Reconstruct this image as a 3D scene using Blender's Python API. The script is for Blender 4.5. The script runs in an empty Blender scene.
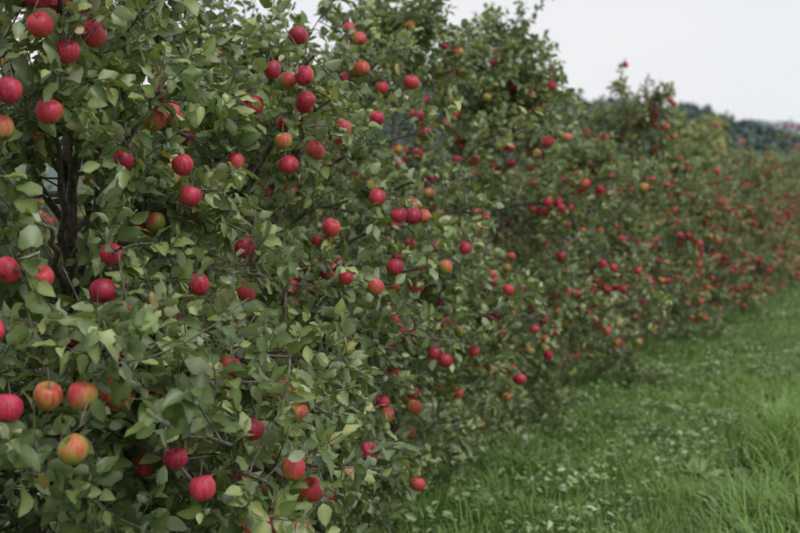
import bpy, math, numpy as np
from math import radians, sin, cos, pi

# ------------------------------------------------------------------ helpers
def nrm(v):
    return v / np.maximum(np.linalg.norm(v, axis=-1, keepdims=True), 1e-9)

def make_mesh(name, verts, tris=None, quads=None, attrs=None, smooth=True, mats=(), mat_idx=None):
    m = bpy.data.meshes.new(name)
    verts = np.asarray(verts, dtype=np.float32)
    tris = np.zeros((0, 3), np.int32) if tris is None else np.asarray(tris, np.int32)
    quads = np.zeros((0, 4), np.int32) if quads is None else np.asarray(quads, np.int32)
    m.vertices.add(len(verts)); m.vertices.foreach_set('co', verts.ravel())
    nl = tris.size + quads.size
    m.loops.add(nl)
    m.loops.foreach_set('vertex_index', np.concatenate([tris.ravel(), quads.ravel()]).astype(np.int32))
    nt, nq = len(tris), len(quads)
    m.polygons.add(nt + nq)
    st = np.concatenate([np.arange(nt) * 3, nt * 3 + np.arange(nq) * 4]).astype(np.int32)
    m.polygons.foreach_set('loop_start', st)
    m.polygons.foreach_set('use_smooth', np.full(nt + nq, smooth, dtype=bool))
    if mat_idx is not None:
        m.polygons.foreach_set('material_index', np.asarray(mat_idx, np.int32))
    m.update(calc_edges=True)
    for k, a in (attrs or {}).items():
        at = m.attributes.new(k, 'FLOAT', 'POINT')
        at.data.foreach_set('value', np.asarray(a, np.float32).ravel())
    for mt in mats:
        m.materials.append(mt)
    return m

def add_obj(name, data, parent=None, loc=(0, 0, 0), rot=(0, 0, 0), scale=(1, 1, 1)):
    o = bpy.data.objects.new(name, data)
    bpy.context.scene.collection.objects.link(o)
    o.location = loc; o.rotation_euler = rot; o.scale = scale
    if parent: o.parent = parent
    return o

def replicate(tmpl_v, tris, quads, R, S, T):
    N = len(T)
    if tmpl_v.ndim == 2: tmpl_v = np.broadcast_to(tmpl_v, (N,) + tmpl_v.shape)
    V = tmpl_v.shape[1]
    v = np.einsum('nij,nvj->nvi', R, tmpl_v * S[:, None, None]) + T[:, None, :]
    off = (np.arange(N) * V)[:, None, None]
    t = (tris[None] + off).reshape(-1, 3) if len(tris) else np.zeros((0, 3), int)
    q = (quads[None] + off).reshape(-1, 4) if len(quads) else np.zeros((0, 4), int)
    return v.reshape(-1, 3), t, q

def tubes(P, Rr, sides, rng):
    N, K, _ = P.shape
    t = nrm(np.gradient(P, axis=1))
    ref = nrm(rng.normal(size=(N, 1, 3)))
    ref = np.broadcast_to(ref, t.shape)
    u = nrm(np.cross(t, ref)); w = np.cross(t, u)
    a = np.arange(sides) * 2 * pi / sides
    ring = P[:, :, None, :] + Rr[:, :, None, None] * (u[:, :, None, :] * np.cos(a)[None, None, :, None] + w[:, :, None, :] * np.sin(a)[None, None, :, None])
    v = ring.reshape(-1, 3)
    i = np.arange(sides); j = (i + 1) % sides
    k = np.arange(K - 1)[:, None]
    q = np.stack([k * sides + i, k * sides + j, (k + 1) * sides + j, (k + 1) * sides + i], -1).reshape(-1, 4)
    q = (q[None] + (np.arange(N) * K * sides)[:, None, None]).reshape(-1, 4)
    return v, q

# ------------------------------------------------------------------ materials
def new_mat(name):
    m = bpy.data.materials.new(name); m.use_nodes = True
    nt = m.node_tree; nt.nodes.clear()
    return m, nt, nt.nodes, nt.links

def ramp(nodes, stops):
    r = nodes.new('ShaderNodeValToRGB')
    e = r.color_ramp.elements
    while len(e) > 1: e.remove(e[-1])
    e[0].position = stops[0][0]; e[0].color = (*stops[0][1], 1)
    for p, c in stops[1:]:
        x = e.new(p); x.color = (*c, 1)
    return r

def leafy_mat(name, top_stops, under, trans=0.3, rough=0.42, spec=0.5, vein=0.3):
    m, nt, N, L = new_mat(name)
    out = N.new('ShaderNodeOutputMaterial')
    at = N.new('ShaderNodeAttribute'); at.attribute_name = 'rnd'
    r = ramp(N, top_stops); L.new(at.outputs['Fac'], r.inputs[0])
    col = r.outputs[0]
    if vein:
        mv = N.new('ShaderNodeAttribute'); mv.attribute_name = 'vein'
        vm = N.new('ShaderNodeMath'); vm.operation = 'MULTIPLY_ADD'; vm.inputs[1].default_value = vein; vm.inputs[2].default_value = 0.92
        L.new(mv.outputs['Fac'], vm.inputs[0])
        mul = N.new('ShaderNodeVectorMath'); mul.operation = 'SCALE'
        L.new(col, mul.inputs[0]); L.new(vm.outputs[0], mul.inputs['Scale']); col = mul.outputs[0]
    geo = N.new('ShaderNodeNewGeometry')
    mx = N.new('ShaderNodeMixRGB'); mx.inputs[2].default_value = (*under, 1)
    bm = N.new('ShaderNodeMath'); bm.operation = 'MULTIPLY'; bm.inputs[1].default_value = 0.85
    L.new(geo.outputs['Backfacing'], bm.inputs[0]); L.new(bm.outputs[0], mx.inputs[0]); L.new(col, mx.inputs[1])
    p = N.new('ShaderNodeBsdfPrincipled')
    L.new(mx.outputs[0], p.inputs['Base Color'])
    rr = N.new('ShaderNodeMapRange'); rr.inputs['To Min'].default_value = rough; rr.inputs['To Max'].default_value = 0.75
    L.new(geo.outputs['Backfacing'], rr.inputs['Value']); L.new(rr.outputs[0], p.inputs['Roughness'])
    p.inputs['Specular IOR Level'].default_value = spec
    if trans <= 0:
        L.new(p.outputs[0], out.inputs['Surface']); return m
    tr = N.new('ShaderNodeBsdfTranslucent')
    tg = N.new('ShaderNodeMixRGB'); tg.blend_type = 'MULTIPLY'; tg.inputs[0].default_value = 1; tg.inputs[2].default_value = (1.8, 1.8, 0.6, 1)
    L.new(col, tg.inputs[1]); L.new(tg.outputs[0], tr.inputs['Color'])
    ms = N.new('ShaderNodeMixShader'); ms.inputs[0].default_value = trans
    L.new(p.outputs[0], ms.inputs[1]); L.new(tr.outputs[0], ms.inputs[2]); L.new(ms.outputs[0], out.inputs['Surface'])
    return m

LEAFC = [(0, (0.068, 0.105, 0.036)), (0.45, (0.135, 0.19, 0.066)), (0.8, (0.235, 0.30, 0.105)), (0.955, (0.35, 0.39, 0.16)), (0.985, (0.46, 0.36, 0.13)), (1.0, (0.38, 0.20, 0.09))]
UNDER = (0.39, 0.43, 0.29)
leaf_mat = leafy_mat('apple_leaf', LEAFC, UNDER, trans=0.18, rough=0.38, spec=0.6)
grass_mat = leafy_mat('grass_blade', [(0, (0.08, 0.17, 0.03)), (0.5, (0.17, 0.30, 0.065)), (0.9, (0.29, 0.44, 0.12)), (1.0, (0.48, 0.45, 0.23))],
                      (0.20, 0.32, 0.10), trans=0.2, rough=0.5, spec=0.4, vein=0)
weed_mat = leafy_mat('weed_leaf', [(0, (0.08, 0.14, 0.045)), (0.5, (0.16, 0.26, 0.09)), (0.93, (0.27, 0.39, 0.17)), (1.0, (0.42, 0.45, 0.26))],
                     (0.28, 0.37, 0.22), trans=0, rough=0.45)

def bark_material(name, c1, c2):
    m, nt, N, L = new_mat(name)
    out = N.new('ShaderNodeOutputMaterial'); p = N.new('ShaderNodeBsdfPrincipled')
    tc = N.new('ShaderNodeTexCoord'); nz = N.new('ShaderNodeTexNoise'); nz.inputs['Scale'].default_value = 38; nz.inputs['Detail'].default_value = 4
    L.new(tc.outputs['Object'], nz.inputs['Vector'])
    r = ramp(N, [(0.3, c1), (0.7, c2)]); L.new(nz.outputs['Fac'], r.inputs[0]); L.new(r.outputs[0], p.inputs['Base Color'])
    p.inputs['Roughness'].default_value = 0.8
    L.new(p.outputs[0], out.inputs['Surface'])
    return m
bark_mat = bark_material('apple_bark', (0.07, 0.056, 0.046), (0.26, 0.23, 0.195))
stake_mat = bark_material('stake_wood', (0.05, 0.03, 0.026), (0.15, 0.095, 0.078))
tie_mat = bark_material('tie_rubber', (0.015, 0.015, 0.016), (0.03, 0.03, 0.03))

def apple_material():
    m, nt, N, L = new_mat('apple_skin')
    out = N.new('ShaderNodeOutputMaterial'); p = N.new('ShaderNodeBsdfPrincipled')
    at = N.new('ShaderNodeAttribute'); at.attribute_name = 'blush'
    tc = N.new('ShaderNodeTexCoord')
    mp = N.new('ShaderNodeMapping'); mp.inputs['Scale'].default_value = (110, 110, 22)
    L.new(tc.outputs['Object'], mp.inputs['Vector'])
    nz = N.new('ShaderNodeTexNoise'); nz.inputs['Scale'].default_value = 1; nz.inputs['Detail'].default_value = 4
    L.new(mp.outputs[0], nz.inputs['Vector'])
    a = N.new('ShaderNodeMath'); a.operation = 'MULTIPLY_ADD'; a.inputs[1].default_value = 1.0
    L.new(nz.outputs['Fac'], a.inputs[0]); L.new(at.outputs['Fac'], a.inputs[2])
    s = N.new('ShaderNodeMath'); s.operation = 'SUBTRACT'; s.inputs[1].default_value = 0.5; L.new(a.outputs[0], s.inputs[0])
    r = ramp(N, [(0.0, (0.20, 0.26, 0.05)), (0.18, (0.36, 0.27, 0.06)), (0.33, (0.50, 0.14, 0.055)), (0.5, (0.50, 0.055, 0.055)), (0.78, (0.54, 0.030, 0.08)), (1.0, (0.30, 0.010, 0.035))])
    L.new(s.outputs[0], r.inputs[0])
    vo = N.new('ShaderNodeTexVoronoi'); vo.inputs['Scale'].default_value = 190
    L.new(tc.outputs['Object'], vo.inputs['Vector'])
    lt = N.new('ShaderNodeMath'); lt.operation = 'LESS_THAN'; lt.inputs[1].default_value = 0.17; L.new(vo.outputs['Distance'], lt.inputs[0])
    lm = N.new('ShaderNodeMath'); lm.operation = 'MULTIPLY'; lm.inputs[1].default_value = 0.45; L.new(lt.outputs[0], lm.inputs[0])
    mx = N.new('ShaderNodeMixRGB'); mx.inputs[2].default_value = (0.7, 0.45, 0.25, 1); L.new(lm.outputs[0], mx.inputs[0]); L.new(r.outputs[0], mx.inputs[1])
    cv = N.new('ShaderNodeAttribute'); cv.attribute_name = 'cavity'
    mc = N.new('ShaderNodeMixRGB'); mc.inputs[2].default_value = (0.12, 0.10, 0.03, 1); L.new(cv.outputs['Fac'], mc.inputs[0]); L.new(mx.outputs[0], mc.inputs[1])
    L.new(mc.outputs[0], p.inputs['Base Color'])
    p.inputs['Roughness'].default_value = 0.46
    p.inputs['Specular IOR Level'].default_value = 0.5
    L.new(p.outputs[0], out.inputs['Surface'])
    return m
apple_mat = apple_material()

# ------------------------------------------------------------------ leaf template
def leaf_templates():
    ys = [0.20, 0.32, 0.50, 0.70, 0.87]; hw = [0.0, 0.18, 0.265, 0.22, 0.12]
    out = []
    for k, (droop, fold, tw, wav) in enumerate([(0.10, 0.45, 0.0, 0.02), (0.30, 0.25, 0.15, -0.03), (-0.10, 0.6, -0.1, 0.03), (0.45, 0.1, 0.2, 0.04), (0.2, 0.8, -0.25, 0.0), (0.0, 0.3, 0.3, -0.04), (0.6, 0.5, 0.35, 0.05), (0.35, -0.25, -0.3, 0.05)]):
        v = [(-0.012, 0, 0), (0.012, 0, 0), (0, ys[0], -droop * ys[0] ** 2)]
        for i in range(1, 5):
            y = ys[i]; z = -droop * y * y
            for s in (-1, 0, 1):
                x = s * hw[i]
                zz = z + abs(x) * fold + s * tw * (y - 0.2) * 0.35 + (wav * (1 if i % 2 else -1) * abs(s))
                v.append((x, y, zz))
        v.append((0, 1.0, -droop))
        out.append(v)
    V = np.array(out, float)
    tris = [(0, 1, 2), (2, 5, 4), (2, 4, 3), (13, 14, 15), (12, 13, 15)]
    quads = []
    for i in range(3):
        b = 3 + 3 * i
        quads += [(b + 1, b + 2, b + 5, b + 4), (b, b + 1, b + 4, b + 3)]
    vein = np.zeros(16); vein[[2, 4, 7, 10, 13]] = 1
    return V, np.array(tris), np.array(quads), vein
LEAF_HI = leaf_templates()
def leaf_low():
    out = []
    for droop, fold in ((.1, .4), (.3, .2), (-.1, .6), (.4, .5)):
        out.append([(0, .1, 0), (.24, .45, .24 * fold - droop * .2), (.17, .78, .17 * fold - droop * .6), (0, 1, -droop), (-.17, .78, .17 * fold - droop * .6), (-.24, .45, .24 * fold - droop * .2)])
    return np.array(out), np.zeros((0, 3), int), np.array([(0, 1, 2, 3), (0, 3, 4, 5)]), np.array([.6, 0, 0, .4, 0, 0])
LEAF_LO = leaf_low()

def build_leaves(name, pos, d, n, size, rng, mat, rnd=None, tm=LEAF_HI):
    LT, LTRI, LQUAD, LVEIN = tm
    d = nrm(d); x = nrm(np.cross(d, n)); z = np.cross(x, d)
    R = np.stack([x * rng.uniform(.8, 1.15, (len(pos), 1)), d, z], axis=-1)
    N = len(pos)
    tid = rng.integers(0, len(LT), N)
    v, t, q = replicate(LT[tid], LTRI, LQUAD, R, size, pos)
    if rnd is None: rnd = rng.random(N)
    nv = LT.shape[1]
    rv = np.repeat(rnd, nv)
    rv = np.where(rv < .95, np.clip(rv + rng.normal(0, .035, len(rv)), 0, .94), rv)
    return make_mesh(name, v, t, q, {'rnd': rv, 'vein': np.tile(LVEIN, N)}, True, (mat,))

# ------------------------------------------------------------------ apples
def apple_template(seg=16):
    prof = [(0.0, 0.52), (0.14, 0.56), (0.30, 0.76), (0.56, 0.88), (0.84, 0.66), (0.99, 0.22), (0.97, -0.2), (0.82, -0.56), (0.58, -0.82), (0.34, -0.93), (0.16, -0.84), (0.0, -0.78)]
    v = []; cav = []; n = len(prof)
    for i, (r, z) in enumerate(prof):
        for s in range(seg):
            a = 2 * pi * s / seg
            k = 1 + (0.03 * cos(5 * a) if z < -0.5 else 0.0)
            v.append((r * k * cos(a), r * k * sin(a), z * (1 if z > -0.5 else (1 + 0.03 * cos(5 * a)))))
            cav.append(1.0 if i in (0, n - 1) else (0.65 if i in (1, n - 2) else 0.0))
    q = []
    for i in range(n - 1):
        for s in range(seg):
            s2 = (s + 1) % seg
            q.append((i * seg + s, (i + 1) * seg + s, (i + 1) * seg + s2, i * seg + s2))
    return np.array(v), np.array(q), np.array(cav)
AV, AQ, AC = apple_template()

def build_apples(name, pos, rad, ripe, rng):
    N = len(pos)
    ax = nrm(np.stack([rng.normal(0, .38, N), rng.normal(0, .38, N), np.ones(N)], -1))
    rx = nrm(np.cross(ax, nrm(rng.normal(size=(N, 3))))); ry = np.cross(ax, rx)
    R = np.stack([rx, ry, ax], -1)
    sc = np.ones((N, 1, 3)); sc[:, 0, 2] = rng.uniform(.86, 1.04, N); sc[:, 0, 0] = rng.uniform(.93, 1.05, N)
    tv = AV[None] * sc
    tv = tv + np.stack([.08 * rng.normal(size=(N, 1)) * tv[..., 2], np.zeros((N, tv.shape[1])), .07 * rng.normal(size=(N, 1)) * tv[..., 0]], -1)
    v, t, q = replicate(tv, np.zeros((0, 3), int), AQ, R, rad, pos)
    rel = (v.reshape(N, -1, 3) - pos[:, None]) / rad[:, None, None]
    out = pos.copy(); out[:, 2] = 0; out = nrm(out + rng.normal(0, .7, (N, 3))); out[:, 2] = .55; out = nrm(out)
    bl = np.einsum('nvi,ni->nv', rel, out) * 0.32 + ripe[:, None]
    st0 = pos + ax * (rad * .5)[:, None]; st1 = pos + ax * (rad * 1.15)[:, None]; st2 = pos + np.array([0, 0, 1.]) * (rad * 1.9)[:, None] + ax * 0.004
    P = np.stack([st0, st1, st2], 1); Rr = np.full((N, 3), 0.0016)
    sv, sq = tubes(P, Rr, 4, rng)
    nv = len(v)
    allv = np.concatenate([v, sv]); allq = np.concatenate([q, sq + nv])
    mi = np.concatenate([np.zeros(len(q)), np.ones(len(sq))])
    return make_mesh(name, allv, None, allq, {'blush': np.concatenate([bl.ravel(), np.zeros(len(sv))]), 'cavity': np.concatenate([np.tile(AC, N), np.zeros(len(sv))])}, True, (apple_mat, bark_mat), mi)

# ------------------------------------------------------------------ tree generator
def gen_tree(tag, seed, H=2.9, n_limbs=64, twig_per=21, n_apples=95, targets=None, heroes=None, gaps=None, leafden=1.08, tm=LEAF_HI, apple_r=(.030, .038), lmul=1.0, leaders=8, topw=1.0):
    rng = np.random.default_rng(seed)
    K = 14
    tz = np.linspace(0, H * .93, K)
    wob = np.cumsum(rng.normal(0, .012, (K, 2)), 0); wob -= wob[0]
    trunk = np.stack([wob[:, 0], wob[:, 1], tz], -1)
    tr = np.interp(tz, [0, .15, H * .93], [.05, .036, .008])
    def trunk_at(z): return np.stack([np.interp(z, tz, trunk[:, 0]), np.interp(z, tz, trunk[:, 1]), z], -1)
    KL = 12; s = np.linspace(0, 1, KL)
    h = np.sort(rng.uniform(.20, H * .90, n_limbs)); az = np.arange(n_limbs) * 2.399 + rng.normal(0, .35, n_limbs)
    f = h / H
    Ln = np.interp(f, [.07, .18, .32, .5, .7, .95], [.72, .92, 1.1, 1.06, .72 * topw, .22 * topw]) * rng.uniform(.62, 1.1, n_limbs)
    el = rng.normal(.28, .22, n_limbs) + .4 * (f > .7); dr = rng.uniform(.25, .75, n_limbs) * (1 - .5 * f)
    B = trunk_at(h)
    hd = np.stack([np.cos(az), np.sin(az), np.zeros(n_limbs)], -1)
    P = B[:, None] + hd[:, None] * (Ln[:, None] * s)[..., None]
    P[..., 2] += Ln[:, None] * (np.tan(el)[:, None] * s - dr[:, None] * s ** 2)
    if targets is not None and len(targets):
        tg = np.array(targets, float); nt_ = len(tg)
        b = trunk_at(np.clip(tg[:, 2] * .75 + rng.uniform(-.15, .1, nt_), .3, H * .8))
        mid = (b + tg) / 2 + np.stack([rng.normal(0, .08, nt_), rng.normal(0, .08, nt_), rng.uniform(.08, .3, nt_)], -1)
        Q = ((1 - s) ** 2)[None, :, None] * b[:, None] + (2 * s * (1 - s))[None, :, None] * mid[:, None] + (s ** 2)[None, :, None] * tg[:, None]
        P = np.concatenate([P, Q]); Ln = np.concatenate([Ln, np.linalg.norm(tg - b, axis=1)])
    NL = len(P)
    w = rng.normal(0, .014, (NL, KL, 3)); w[:, 0] = 0
    P = P + np.cumsum(w, 1)
    P[..., 2] = np.maximum(P[..., 2], .12)
    Rl = np.interp(s, [0, 1], [1, .22])[None] * (0.005 + .008 * Ln)[:, None]
    li = np.repeat(np.arange(NL), twig_per); NT = len(li)
    ts = rng.uniform(.14, 1, NT) ** .75
    fi = ts * (KL - 1); i0 = np.minimum(fi.astype(int), KL - 2); fr = (fi - i0)[:, None]
    tb = P[li, i0] * (1 - fr) + P[li, i0 + 1] * fr
    tt = nrm(P[li, i0 + 1] - P[li, i0])
    tl = rng.uniform(.07, .32, NT) * (1.15 - .3 * ts)
    td = nrm(tt * .5 + nrm(rng.normal(size=(NT, 3))) * .85 + np.array([0, 0, .3]) * (tb[:, 2] > .6)[:, None])
    NS = 36
    sl = rng.integers(0, n_limbs, NS); sl = np.maximum(sl, rng.integers(0, n_limbs, NS)); ss = rng.integers(2, KL, NS)
    tb = np.concatenate([tb, P[sl, ss], trunk_at(np.full(leaders, H * .9))]); td = np.concatenate([td, nrm(rng.normal(0, .25, (NS, 3)) + [0, 0, 1]), nrm(rng.normal(0, .3, (leaders, 3)) + [0, 0, 1])])
    tl = np.concatenate([tl, rng.uniform(.2, .52, NS), rng.uniform(.2, .58, leaders)]); NT = len(tb)
    KT = 5; u = np.linspace(0, 1, KT)
    bend = rng.normal(0, .22, (NT, 3)); bend[:, 2] += .05
    TP = tb[:, None] + td[:, None] * (tl[:, None] * u)[..., None] + bend[:, None] * (tl[:, None] * u ** 2)[..., None]
    TR = np.interp(u, [0, 1], [.0034, .0014])[None] * (0.7 + tl * 1.4)[:, None]
    nl = np.maximum((tl / .0175 * leafden).astype(int), 4)
    ti = np.repeat(np.arange(NT), nl); NLf = len(ti)
    us = rng.uniform(.08, 1, NLf) ** .8
    fi = us * (KT - 1); i0 = np.minimum(fi.astype(int), KT - 2); fr = (fi - i0)[:, None]
    lp = TP[ti, i0] * (1 - fr) + TP[ti, i0 + 1] * fr
    lt = nrm(TP[ti, i0 + 1] - TP[ti, i0])
    rad = nrm(np.cross(lt, rng.normal(size=(NLf, 3))))
    outw = lp.copy(); outw[:, 2] = 0; outw = nrm(outw)
    ld = nrm(lt * .55 + rad * .85 + outw * .25 + np.array([0, 0, -.1]))
    ln = nrm(np.array([0, 0, .75]) + outw * .35 + rng.normal(0, .75, (NLf, 3)) + lt * .3)
    lsz = rng.uniform(.042, .1, NLf) * (1 - .25 * us) * lmul
    ap = []; ar = []; ripe = []
    if heroes is not None:
        for hx in heroes:
            ap.append(hx[:3]); ar.append(hx[4] if len(hx) > 4 else rng.uniform(.030, .036)); ripe.append(hx[3])
    tries = 0; nh = len(ap)
    outer = np.linalg.norm(TP[:, -1, :2], axis=1)
    while len(ap) < nh + n_apples and tries < 9000:
        tries += 1
        k = rng.integers(0, NT)
        if rng.random() > .08 + .92 * min(outer[k] / 1.0, 1) ** 1.5: continue
        nclu = 1 if rng.random() < .5 else rng.integers(2, 4)
        base = TP[k, rng.integers(1, KT)]
        for _ in range(nclu):
            r = rng.uniform(*apple_r)
            p = base + np.array([rng.normal(0, .015 + .04 * (nclu > 1)), rng.normal(0, .015 + .04 * (nclu > 1)), -.03 - r + rng.normal(0, .03)])
            if p[2] < .4: continue
            if heroes is not None and nh and np.min(np.linalg.norm(np.array(ap[:nh]) - p, axis=1)) < .08: continue
            if ap and np.min(np.linalg.norm(np.array(ap) - p, axis=1)) < 2 * r + .001: continue
            if gaps is not None and any(np.linalg.norm(np.cross(p - np.array(g[0]), nrm(np.array(g[1], float)))) < g[2] * 1.8 and 0 < np.dot(p - np.array(g[0]), nrm(np.array(g[1], float))) for g in gaps): continue
            ap.append(p); ar.append(r)
            rp = rng.normal(.68, .17) if rng.random() < .68 else rng.uniform(.03, .46)
            ripe.append(rp - .14 * (p[2] < .9))
    ap = np.array(ap); ar = np.array(ar); ripe = np.array(ripe)
    lc = lp + ld * (lsz * .6)[:, None]
    keep = np.ones(NLf, bool)
    od = ap.copy(); od[:, 2] = 0; od = nrm(od) + np.array([0, 0, .05])
    for i in range(len(ap)):
        dv = lc - ap[i]; dist = np.linalg.norm(dv, axis=1)
        keep &= dist > ar[i] + .006
        is_h = i < nh
        if is_h or rng.random() < .5:
            dr_ = nrm(np.array([.62, -.78, .03])) if is_h else nrm(od[i])
            al = dv @ dr_; pr = np.linalg.norm(dv - al[:, None] * dr_, axis=1)
            keep &= ~((al > 0) & (al < (.5 if is_h else .2)) & (pr < ar[i] * rng.uniform(.35, 1.05)))
    if gaps is not None:
        for g in gaps:
            dr_ = nrm(np.array(g[1], float)); dv = lc - np.array(g[0]); al = dv @ dr_
            pv = dv - al[:, None] * dr_; pv[:, 2] *= g[3]
            keep &= ~((al > -.03) & (np.linalg.norm(pv, axis=1) < g[2] * rng.uniform(.7, 1.15, NLf)))
    keep &= lp[:, 2] > .05
    tw_r = rng.normal(0, .19, NT)
    rnd = np.clip(.42 + tw_r[ti] + rng.normal(0, .2, NLf) + .18 * (us > .8), 0, .95)
    yl = rng.random(NLf) < .014; rnd[yl] = rng.uniform(.95, 1, yl.sum())
    k = keep
    leaves = build_leaves('leaves_' + tag, lp[k], ld[k], ln[k], lsz[k], rng, leaf_mat, rnd[k], tm)
    print(tag, 'leaves', k.sum(), 'apples', len(ap))
    kt = np.ones(NT, bool)
    if gaps is not None:
        for g in gaps:
            dr_ = nrm(np.array(g[1], float)); dv = TP[:, 2] - np.array(g[0]); al = dv @ dr_
            pv = dv - al[:, None] * dr_; pv[:, 2] *= g[3]
            kt &= ~((al > .03) & (np.linalg.norm(pv, axis=1) < g[2] * 1.2))
    v1, q1 = tubes(trunk[None], tr[None], 10, rng); v2, q2 = tubes(P, Rl, 6, rng); v3, q3 = tubes(TP[kt], TR[kt], 3, rng)
    wood = make_mesh('wood_' + tag, np.concatenate([v1, v2, v3]), None, np.concatenate([q1, q2 + len(v1), q3 + len(v1) + len(v2)]), None, True, (bark_mat,))
    apples = build_apples('apples_' + tag, ap, ar, ripe, rng)
    return wood, leaves, apples

def place_tree(meshes, loc, rz=0, sc=(1, 1, 1)):
    e = add_obj('apple_tree', None, None, loc, (0, 0, rz), sc)
    for nm, m in zip(('trunk_and_branches', 'leaves', 'apples'), meshes):
        add_obj(nm, m, e)
    return e

# world positions of the fruit seen on the near trees (x, y, z, ripeness)
near_fruit = [
 (-2.0,2.60,2.015,.72),(-2.04,2.62,1.95,.3),(-2.0,2.32,2.154,.8),(-2.0,2.125,2.148,.42),(-2.0,2.70,1.822,.62),(-2.0,2.735,1.73,.66),
 (-1.98,3.0,1.568,.85),(-1.98,3.0,1.427,.62),(-2.0,2.77,1.464,.65),(-2.02,2.40,1.569,.6),(-1.95,2.28,1.479,.95),(-2.0,2.11,1.52,.36),
 (-2.0,2.0,1.546,.5),(-2.0,2.43,1.826,.9),(-2.0,2.216,2.094,.6),(-2.0,2.016,1.977,.75),(-2.0,2.27,2.226,.85),(-2.0,2.15,1.937,.5),(-2.05,2.04,1.89,.2),
 (-1.60,2.45,1.115,.8),(-1.48,2.06,1.06,.56),(-1.69,2.24,1.07,.62),(-1.45,2.41,1.032,.34),(-1.795,1.91,1.27,.12),(-1.726,1.947,1.27,.2),
 (-1.807,1.80,1.26,.6),(-1.677,1.86,1.169,.02),(-1.46,2.85,.983,.85),(-1.68,2.745,1.17,.6),(-1.51,2.603,.925,.4)]
mid_fruit = [
 (-2.0,3.30,1.842,.6),(-2.0,3.2,2.156,.85),(-2.0,3.37,2.293,.85),(-2.0,3.42,2.073,.7),(-2.03,3.46,2.06,.6),(-2.0,3.98,2.05,.75),(-2.0,3.98,1.736,.6),
 (-2.0,4.36,1.354,.6),(-2.0,4.36,2.09,.85),(-2.0,4.92,1.5,.7),(-2.0,3.6,1.62,.4),(-2.03,3.55,1.9,.3),(-1.98,4.1,1.45,.7)]

T1 = np.array([-2.82, 3.1, 0.]); T2 = np.array([-3.0, 4.6, 0.])
tg1 = [(-1.45,2.4,1.12),(-1.5,2.1,1.15),(-1.6,2.6,1.22),(-1.72,1.95,1.36),(-1.5,2.85,1.05),(-1.45,2.45,.82),(-1.5,2.05,.8),(-1.6,2.8,.62),(-1.7,3.1,.8),
       (-1.75,2.3,1.2),(-1.7,1.85,1.2),(-1.55,2.2,1.0),(-1.4,2.6,1.0),(-1.85,2.1,1.0),(-1.8,2.5,.5),(-1.9,2.5,2.05),(-1.95,2.2,2.2),(-1.95,2.8,1.85),(-1.95,2.95,1.62),(-1.95,2.3,1.6),(-1.95,2.05,1.65),(-1.9,2.6,1.4),
       (-2.05,2.3,2.35),(-2.0,2.0,2.4),(-2.1,2.65,2.3),(-1.75,3.3,1.2),(-1.85,3.5,.9),(-2.0,2.1,1.9),(-2.0,2.2,2.05),(-1.9,2.2,1.35),(-1.9,2.7,1.2),(-2.0,3.1,2.1),(-1.8,2.9,.45),
       (-1.55,2.3,1.25),(-1.6,2.05,1.3),(-1.45,2.25,.95),(-1.9,2.1,2.3),(-1.9,2.4,1.75)]
tg2 = [(-1.95,3.3,1.95),(-1.95,3.3,2.2),(-1.95,3.7,2.05),(-1.95,4.0,1.8),(-1.95,4.4,1.5),(-1.95,4.4,2.05),(-1.95,4.9,1.6),(-1.85,3.9,1.2),(-1.95,4.3,.95),(-2.0,4.8,1.0),(-1.95,5.2,1.2),(-1.9,3.6,1.5),
       (-2.05,4.0,.5),(-2.15,4.4,.45),(-2.2,4.9,.45),(-2.0,3.7,.65),(-2.1,4.2,.6),(-2.25,5.3,.5)]
loc = lambda L, o: [tuple(np.array(p[:3]) - o) + tuple(p[3:]) for p in L]
near1 = gen_tree('near_a', 11, H=3.15, n_apples=105, targets=[np.array(p) - T1 for p in tg1], heroes=loc(near_fruit, T1),
                 gaps=[((0, 0, 1.70), (2.82, -3.1, .0), .085, .36)], lmul=1.05)
near2 = gen_tree('near_b', 12, H=2.5, n_apples=170, targets=[np.array(p) - T2 for p in tg2], heroes=loc(mid_fruit, T2), lmul=1.0)
t = place_tree(near1, tuple(T1))
def stake(parent):
    rng = np.random.default_rng(3)
    z = np.linspace(0, 2.5, 16); P = np.stack([.055 + 0 * z, -.03 + 0 * z, z], -1)[None]
    v, q = tubes(P, np.full((1, 16), .024), 10, rng)
    add_obj('training_stake', make_mesh('training_stake', v, None, q, None, True, (stake_mat,)), parent)
    vs = []; qs = []; o = 0
    for zz in (.7, 1.2, 1.56, 1.72, 1.86, 2.2):
        a = np.linspace(0, 2 * pi, 17)
        P = np.stack([.027 + .064 * np.cos(a), -.015 + .042 * np.sin(a), zz + .006 * np.sin(a)], -1)[None]
        v, q = tubes(P, np.full((1, 17), .006), 6, rng); vs.append(v); qs.append(q + o); o += len(v)
    add_obj('ties', make_mesh('ties', np.concatenate(vs), None, np.concatenate(qs), None, True, (tie_mat,)), parent)
stake(t)
place_tree(near2, tuple(T2))
V = [gen_tree('v%d' % i, 30 + i, H=[3.1, 2.85, 3.0, 2.75][i], n_apples=[250, 330, 260, 320][i], tm=LEAF_HI if i in (0, 2) else LEAF_LO, topw=[.85, 1, .8, 1][i]) for i in range(4)]
rg = np.random.default_rng(5)
row = [(1.15, 1, 1.0, .3), (6.15, 0, .96, 1.0), (7.95, 2, 1.03, 3.6), (9.9, 3, .84, 4.0), (12.3, 1, 1.0, 5.0)]
y = 14.1
while y < 50:
    row.append((y, int(rg.choice([1, 3])), rg.uniform(.82, .92) if y < 22 else rg.uniform(.86, .97), rg.uniform(0, 6.28))); y += rg.uniform(1.6, 1.9)
for (yy, vi, sc, rz) in row:
    place_tree(V[vi], (-3.0 + rg.uniform(-.06, .06), yy, 0), rz, (1, 1, sc))
y = 3
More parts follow.
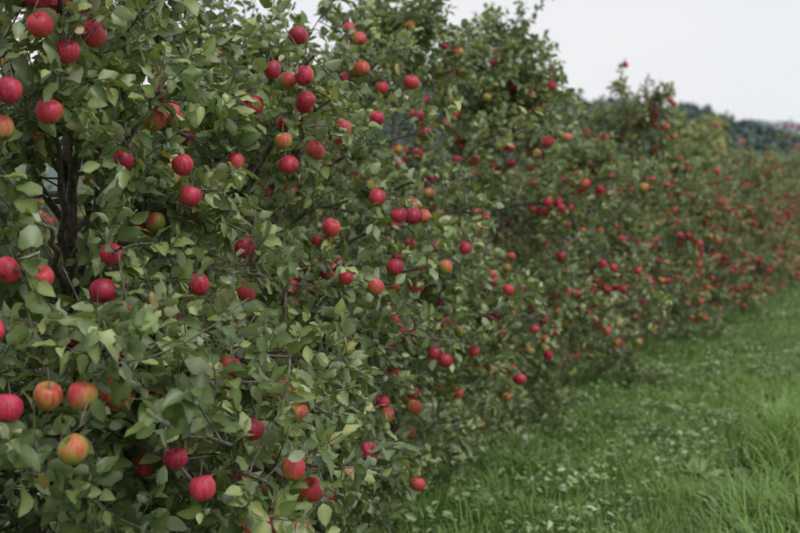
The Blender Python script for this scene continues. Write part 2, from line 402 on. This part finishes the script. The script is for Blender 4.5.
while y < 40:
    place_tree(V[int(rg.choice([1, 3]))], (-7.6 + rg.uniform(-.1, .1), y, 0), rg.uniform(0, 6.28), (1, 1, rg.uniform(.78, .88))); y += rg.uniform(2.0, 2.3)

# ------------------------------------------------------------------ ground
def ground_material():
    m, nt, N, L = new_mat('orchard_soil_and_turf')
    out = N.new('ShaderNodeOutputMaterial'); p = N.new('ShaderNodeBsdfPrincipled')
    tc = N.new('ShaderNodeTexCoord')
    n1 = N.new('ShaderNodeTexNoise'); n1.inputs['Scale'].default_value = 9; n1.inputs['Detail'].default_value = 6; n1.inputs['Roughness'].default_value = .7
    n2 = N.new('ShaderNodeTexNoise'); n2.inputs['Scale'].default_value = .5; n2.inputs['Detail'].default_value = 2
    L.new(tc.outputs['Object'], n1.inputs['Vector']); L.new(tc.outputs['Object'], n2.inputs['Vector'])
    r1 = ramp(N, [(.3, (.03, .04, .018)), (.55, (.06, .10, .028)), (.75, (.11, .18, .045))])
    r2 = ramp(N, [(.3, (.7, .75, .7)), (.7, (1.15, 1.1, 1.0))])
    L.new(n1.outputs['Fac'], r1.inputs[0]); L.new(n2.outputs['Fac'], r2.inputs[0])
    mx = N.new('ShaderNodeMixRGB'); mx.blend_type = 'MULTIPLY'; mx.inputs[0].default_value = 1
    L.new(r1.outputs[0], mx.inputs[1]); L.new(r2.outputs[0], mx.inputs[2]); L.new(mx.outputs[0], p.inputs['Base Color'])
    p.inputs['Roughness'].default_value = .95
    L.new(p.outputs[0], out.inputs['Surface'])
    return m
gm = ground_material()
g = np.array([(-3000, -3000, 0), (3000, -3000, 0), (3000, 3000, 0), (-3000, 3000, 0)])
add_obj('ground', make_mesh('ground', g, None, [(0, 1, 2, 3)], None, False, (gm,)))

def grass_tile(tag, seed, n=9000, hmul=1.0, wmul=1.0, nc=200):
    rng = np.random.default_rng(seed)
    c = rng.uniform(-1, 1, (nc, 2)); ci = rng.integers(0, nc, n); ch = rng.uniform(.4, 1.8, nc)
    xy = c[ci] + rng.normal(0, .07, (n, 2)); un = rng.random(n) < .3; xy[un] = rng.uniform(-1.02, 1.02, (un.sum(), 2))
    h = rng.uniform(.05, .14, n) * hmul * ch[ci]; wd = rng.uniform(.0018, .0048, n) * wmul
    lean = rng.uniform(.2, 1.3, n) * h
    a = rng.normal(0, .9, n) + rng.random(nc)[ci] * 2 * pi
    dx, dy = np.cos(a), np.sin(a); px, py = -dy, dx
    us = [0, .4, .75]; V = []
    for u_, k in zip(us, (1, .85, .55)):
        cx = xy[:, 0] + dx * lean * u_ ** 2; cy = xy[:, 1] + dy * lean * u_ ** 2; z = h * u_ * (1 - .25 * (lean / h) * u_)
        V.append(np.stack([cx - px * wd * k, cy - py * wd * k, z], -1)); V.append(np.stack([cx + px * wd * k, cy + py * wd * k, z], -1))
    V.append(np.stack([xy[:, 0] + dx * lean, xy[:, 1] + dy * lean, h * (1 - .35 * lean / h)], -1))
    V = np.stack(V, 1).reshape(-1, 3); off = (np.arange(n) * 7)[:, None]
    q = np.concatenate([off + [0, 1, 3, 2], off + [2, 3, 5, 4]]); t = off + [4, 5, 6]
    r = np.clip(rng.normal(.42, .24, n) + (rng.random(nc)[ci] - .5) * 1.0, 0, .93); dry = rng.random(n) < .05; r[dry] = 1
    return make_mesh('grass_' + tag, V, t, q, {'rnd': np.repeat(r, 7)}, True, (grass_mat,))
def weed_tile(tag, seed, n=2300):
    rng = np.random.default_rng(seed)
    nc = 130; c = rng.uniform(-1, 1, (nc, 2)); cs = rng.uniform(.4, 1.8, nc) ; ci = rng.integers(0, nc, n)
    a = rng.uniform(0, 2 * pi, n); rad = rng.uniform(.0, .09, n) * cs[ci]
    pos = np.stack([c[ci, 0] + np.cos(a) * rad, c[ci, 1] + np.sin(a) * rad, rng.uniform(.03, .11, n) * cs[ci]], -1)
    d = np.stack([np.cos(a), np.sin(a), rng.normal(.15, .3, n)], -1)
    nn = np.array([0, 0, 1.]) + rng.normal(0, .35, (n, 3))
    r = np.clip(rng.normal(.5, .2, n) + (rng.random(nc)[ci] - .5) * .7, 0, 1)
    return build_leaves('weeds_' + tag, pos, d, nn, rng.uniform(.022, .046, n) * cs[ci], rng, weed_mat, r, LEAF_HI)
GT = [grass_tile('a', 1), grass_tile('b', 2), grass_tile('c', 3)]
GTL = [grass_tile('tall_a', 4, 6500, 2.1, 1.5, 90), grass_tile('tall_b', 5, 6500, 1.9, 1.5, 90)]
WT = [weed_tile('a', 6), weed_tile('b', 7), weed_tile('c', 8)]
gr = add_obj('grass', None); we = add_obj('ground_weeds', None)
for ix, x in enumerate((-4.0, -2.0, 0.0, 2.0)):
    for iy, yy in enumerate(np.arange(0, 42, 2.0)):
        if x > -1 and yy > 16: continue
        tall = x > -1 and (yy < 9 or rg.random() < .6)
        src = GTL[(ix + iy) % 2] if tall else GT[(ix * 7 + iy * 3) % 3]
        add_obj('grass_patch', src, gr, (x + rg.uniform(-.1, .1), yy, 0), (0, 0, (iy * 3 + ix) % 4 * pi / 2), (1, 1, .5 if x < -3 else 1.0))
for iy, yy in enumerate(np.arange(0, 36, 2.0)):
    for x in (-4.2, -2.3, -.9):
        if x > -2 and (iy % 2 or yy > 14): continue
        add_obj('weed_patch', WT[(iy + int(x)) % 3], we, (x + rg.uniform(-.2, .2), yy, 0), (0, 0, rg.integers(0, 4) * pi / 2), (1, 1, .9))
def docks():
    rng = np.random.default_rng(77)
    c = np.array([(-1.25, 6.9), (-1.0, 6.2), (-.95, 7.4), (-1.7, 8.9), (-1.2, 9.6), (-.7, 5.7)])
    ci = np.repeat(np.arange(len(c)), 8); n = len(ci); a = rng.uniform(0, 2 * pi, n)
    pos = np.stack([c[ci, 0] + .02 * np.cos(a), c[ci, 1] + .02 * np.sin(a), np.full(n, .03)], -1)
    d = np.stack([np.cos(a), np.sin(a), rng.uniform(.5, 1.4, n)], -1)
    nn = np.stack([-np.cos(a) * .4, -np.sin(a) * .4, np.ones(n)], -1) + rng.normal(0, .2, (n, 3))
    m = build_leaves('docks', pos, d, nn, rng.uniform(.10, .20, n), rng, weed_mat, np.clip(rng.normal(.6, .15, n), 0, 1))
    add_obj('dock_leaves', m, we)
docks()

# ------------------------------------------------------------------ distant setting
def flat_foliage(name, c1, c2, scale):
    m, nt, N, L = new_mat(name)
    out = N.new('ShaderNodeOutputMaterial'); p = N.new('ShaderNodeBsdfDiffuse')
    at = N.new('ShaderNodeAttribute'); at.attribute_name = 'rnd'
    r = ramp(N, [(0, c1), (1, c2)]); L.new(at.outputs['Fac'], r.inputs[0]); L.new(r.outputs[0], p.inputs['Color'])
    L.new(p.outputs[0], out.inputs['Surface'])
    return m
def crowns(name, centers, rads, heights, nface, fs, mat, seed, conic=0.0):
    rng = np.random.default_rng(seed); N = len(centers)
    ci = np.repeat(np.arange(N), nface); M = len(ci)
    d = nrm(rng.normal(size=(M, 3))); rr = rng.uniform(.55, 1, M)[:, None]
    zz = (d[:, 2] + 1) / 2
    p = d * rr; taper = 1 - conic * zz
    lob = 1 + .18 * np.sin(d[:, 0] * 5 + ci) + .15 * np.sin(d[:, 1] * 7 + ci * 2)
    pos = centers[ci] + np.stack([p[:, 0] * rads[ci] * taper * lob, p[:, 1] * rads[ci] * taper * lob, heights[ci] * (.55 + .45 * p[:, 2] * lob)], -1)
    nn = nrm(d + rng.normal(0, .5, (M, 3))); x = nrm(np.cross(nn, rng.normal(size=(M, 3)))); y_ = np.cross(nn, x)
    s = fs * rng.uniform(.6, 1.3, M)[:, None]
    V = np.stack([pos - x * s, pos - y_ * s * .7, pos + x * s, pos + y_ * s * .7], 1).reshape(-1, 3)
    q = (np.arange(M) * 4)[:, None] + [0, 1, 2, 3]
    r = np.clip(rng.random(N)[ci] * .6 + rng.random(M) * .4, 0, 1)
    P = np.stack([centers, centers + np.array([0, 0, 1.]) * (heights * .6)[:, None]], 1)
    tv, tq = tubes(P, np.stack([rads * .08, rads * .04], -1), 5, rng)
    return make_mesh(name, np.concatenate([V, tv]), None, np.concatenate([q, tq + len(V)]), {'rnd': np.concatenate([np.repeat(r, 4), np.zeros(len(tv))])}, False, (mat,))
def polar(az_deg, r): a = np.radians(az_deg); return -np.sin(a) * r, np.cos(a) * r
def hill(name, azs, hs, r0, r1, mat):
    A = np.linspace(azs[0], azs[-1], 120); Rr = np.linspace(r0, r1, 14)
    hh = np.interp(A, azs, hs)
    hh = hh * (1 + .03 * np.sin(A * 1.9) + .02 * np.sin(A * 4.3))
    prof = np.sin(np.clip((Rr - r0) / (r1 - r0) * 1.5, 0, 1) * pi / 2)
    v = []
    for i, a in enumerate(A):
        for j, r in enumerate(Rr):
            x, y_ = polar(a, r); v.append((x, y_, hh[i] * prof[j] - .3))
    q = [(i * 14 + j, (i + 1) * 14 + j, (i + 1) * 14 + j + 1, i * 14 + j + 1) for i in range(119) for j in range(13)]
    add_obj(name, make_mesh(name, v, None, q, {'rnd': np.full(len(v), .3)}, True, (mat,)))
    def height(a, r):
        return np.interp(a, A, hh) * np.sin(np.clip((r - r0) / (r1 - r0) * 1.5, 0, 1) * pi / 2) - .3
    return height
hill_mat = flat_foliage('hazed_hill_forest', (.105, .145, .14), (.155, .20, .18), 1)  # aerial haze painted into the base colour: greens lifted towards blue-grey
far_mat = flat_foliage('hazed_far_hill_forest', (.25, .30, .36), (.29, .34, .39), 1)  # thicker haze for the far ridge, also baked into its pale blue colour
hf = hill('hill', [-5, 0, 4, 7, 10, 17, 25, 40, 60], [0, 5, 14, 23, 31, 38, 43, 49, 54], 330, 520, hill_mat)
rng = np.random.default_rng(9); n = 2400
az = rng.uniform(-3, 32, n); r = rng.uniform(345, 490, n); x, y_ = polar(az, r)
add_obj('distant_forest', crowns('distant_forest', np.stack([x, y_, hf(az, r)], -1), rng.uniform(2.5, 5, n), rng.uniform(6, 10, n), 70, 1.0, hill_mat, 1, .5))
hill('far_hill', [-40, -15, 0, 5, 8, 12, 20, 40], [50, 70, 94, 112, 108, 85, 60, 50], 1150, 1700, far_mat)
dm = flat_foliage('distant_tree_leaves', (.17, .21, .09), (.38, .38, .15), 1)
n = 16; az = rng.uniform(9.6, 12.2, n); r = rng.uniform(115, 150, n); x, y_ = polar(az, r)
add_obj('distant_trees', crowns('distant_trees', np.stack([x, y_, 0 * x], -1), rng.uniform(2.2, 3.6, n), rng.uniform(10, 13, n), 500, .38, dm, 2, .25))

# ------------------------------------------------------------------ light
w = bpy.data.worlds.new('World'); bpy.context.scene.world = w; w.use_nodes = True
N = w.node_tree.nodes; L = w.node_tree.links; N.clear()
out = N.new('ShaderNodeOutputWorld'); bg = N.new('ShaderNodeBackground')
sky = N.new('ShaderNodeTexSky'); sky.sky_type = 'NISHITA'; sky.sun_disc = False
SE, SR = radians(48), radians(110)
sky.sun_elevation = SE; sky.sun_rotation = SR; sky.air_density = 1.5; sky.dust_density = 4
hs = N.new('ShaderNodeHueSaturation'); hs.inputs['Saturation'].default_value = .25; L.new(sky.outputs[0], hs.inputs['Color'])
tc = N.new('ShaderNodeTexCoord'); nz = N.new('ShaderNodeTexNoise'); nz.inputs['Scale'].default_value = 2.2; nz.inputs['Detail'].default_value = 3
mp = N.new('ShaderNodeMapping'); mp.inputs['Scale'].default_value = (1, 1, 3); L.new(tc.outputs['Generated'], mp.inputs['Vector']); L.new(mp.outputs[0], nz.inputs['Vector'])
cr = ramp(N, [(.3, (.90, .94, 1.0)), (.7, (.98, .99, 1.0))]); L.new(nz.outputs['Fac'], cr.inputs[0])
sc = N.new('ShaderNodeVectorMath'); sc.operation = 'SCALE'; sc.inputs['Scale'].default_value = 9.6; L.new(cr.outputs[0], sc.inputs[0])
mx = N.new('ShaderNodeMixRGB'); mx.inputs[0].default_value = .9; L.new(hs.outputs[0], mx.inputs[1]); L.new(sc.outputs[0], mx.inputs[2])
L.new(mx.outputs[0], bg.inputs['Color']); bg.inputs['Strength'].default_value = .1
L.new(bg.outputs[0], out.inputs['Surface'])
sun = bpy.data.lights.new('sun', 'SUN'); sun.energy = 1.5; sun.angle = radians(30); sun.color = (1, .97, .92)
so = add_obj('sun', sun, None, (5, -5, 10))
from mathutils import Vector
dirv = Vector((sin(SR) * cos(SE), cos(SR) * cos(SE), sin(SE)))
so.rotation_euler = dirv.to_track_quat('Z', 'Y').to_euler()

# ------------------------------------------------------------------ camera
cam = bpy.data.cameras.new('camera'); cam.lens = 50; cam.sensor_width = 36; cam.clip_end = 6000; cam.clip_start = .05
co = add_obj('camera', cam, None, (0, 0, 1.7), (radians(90 - 3.1), 0, radians(25.5)))
cam.dof.use_dof = True; cam.dof.focus_distance = 3.3; cam.dof.aperture_fstop = 3.0
sn = bpy.context.scene; sn.camera = co
sn.view_settings.view_transform = 'Standard'; sn.view_settings.look = 'None'; sn.view_settings.exposure = 0
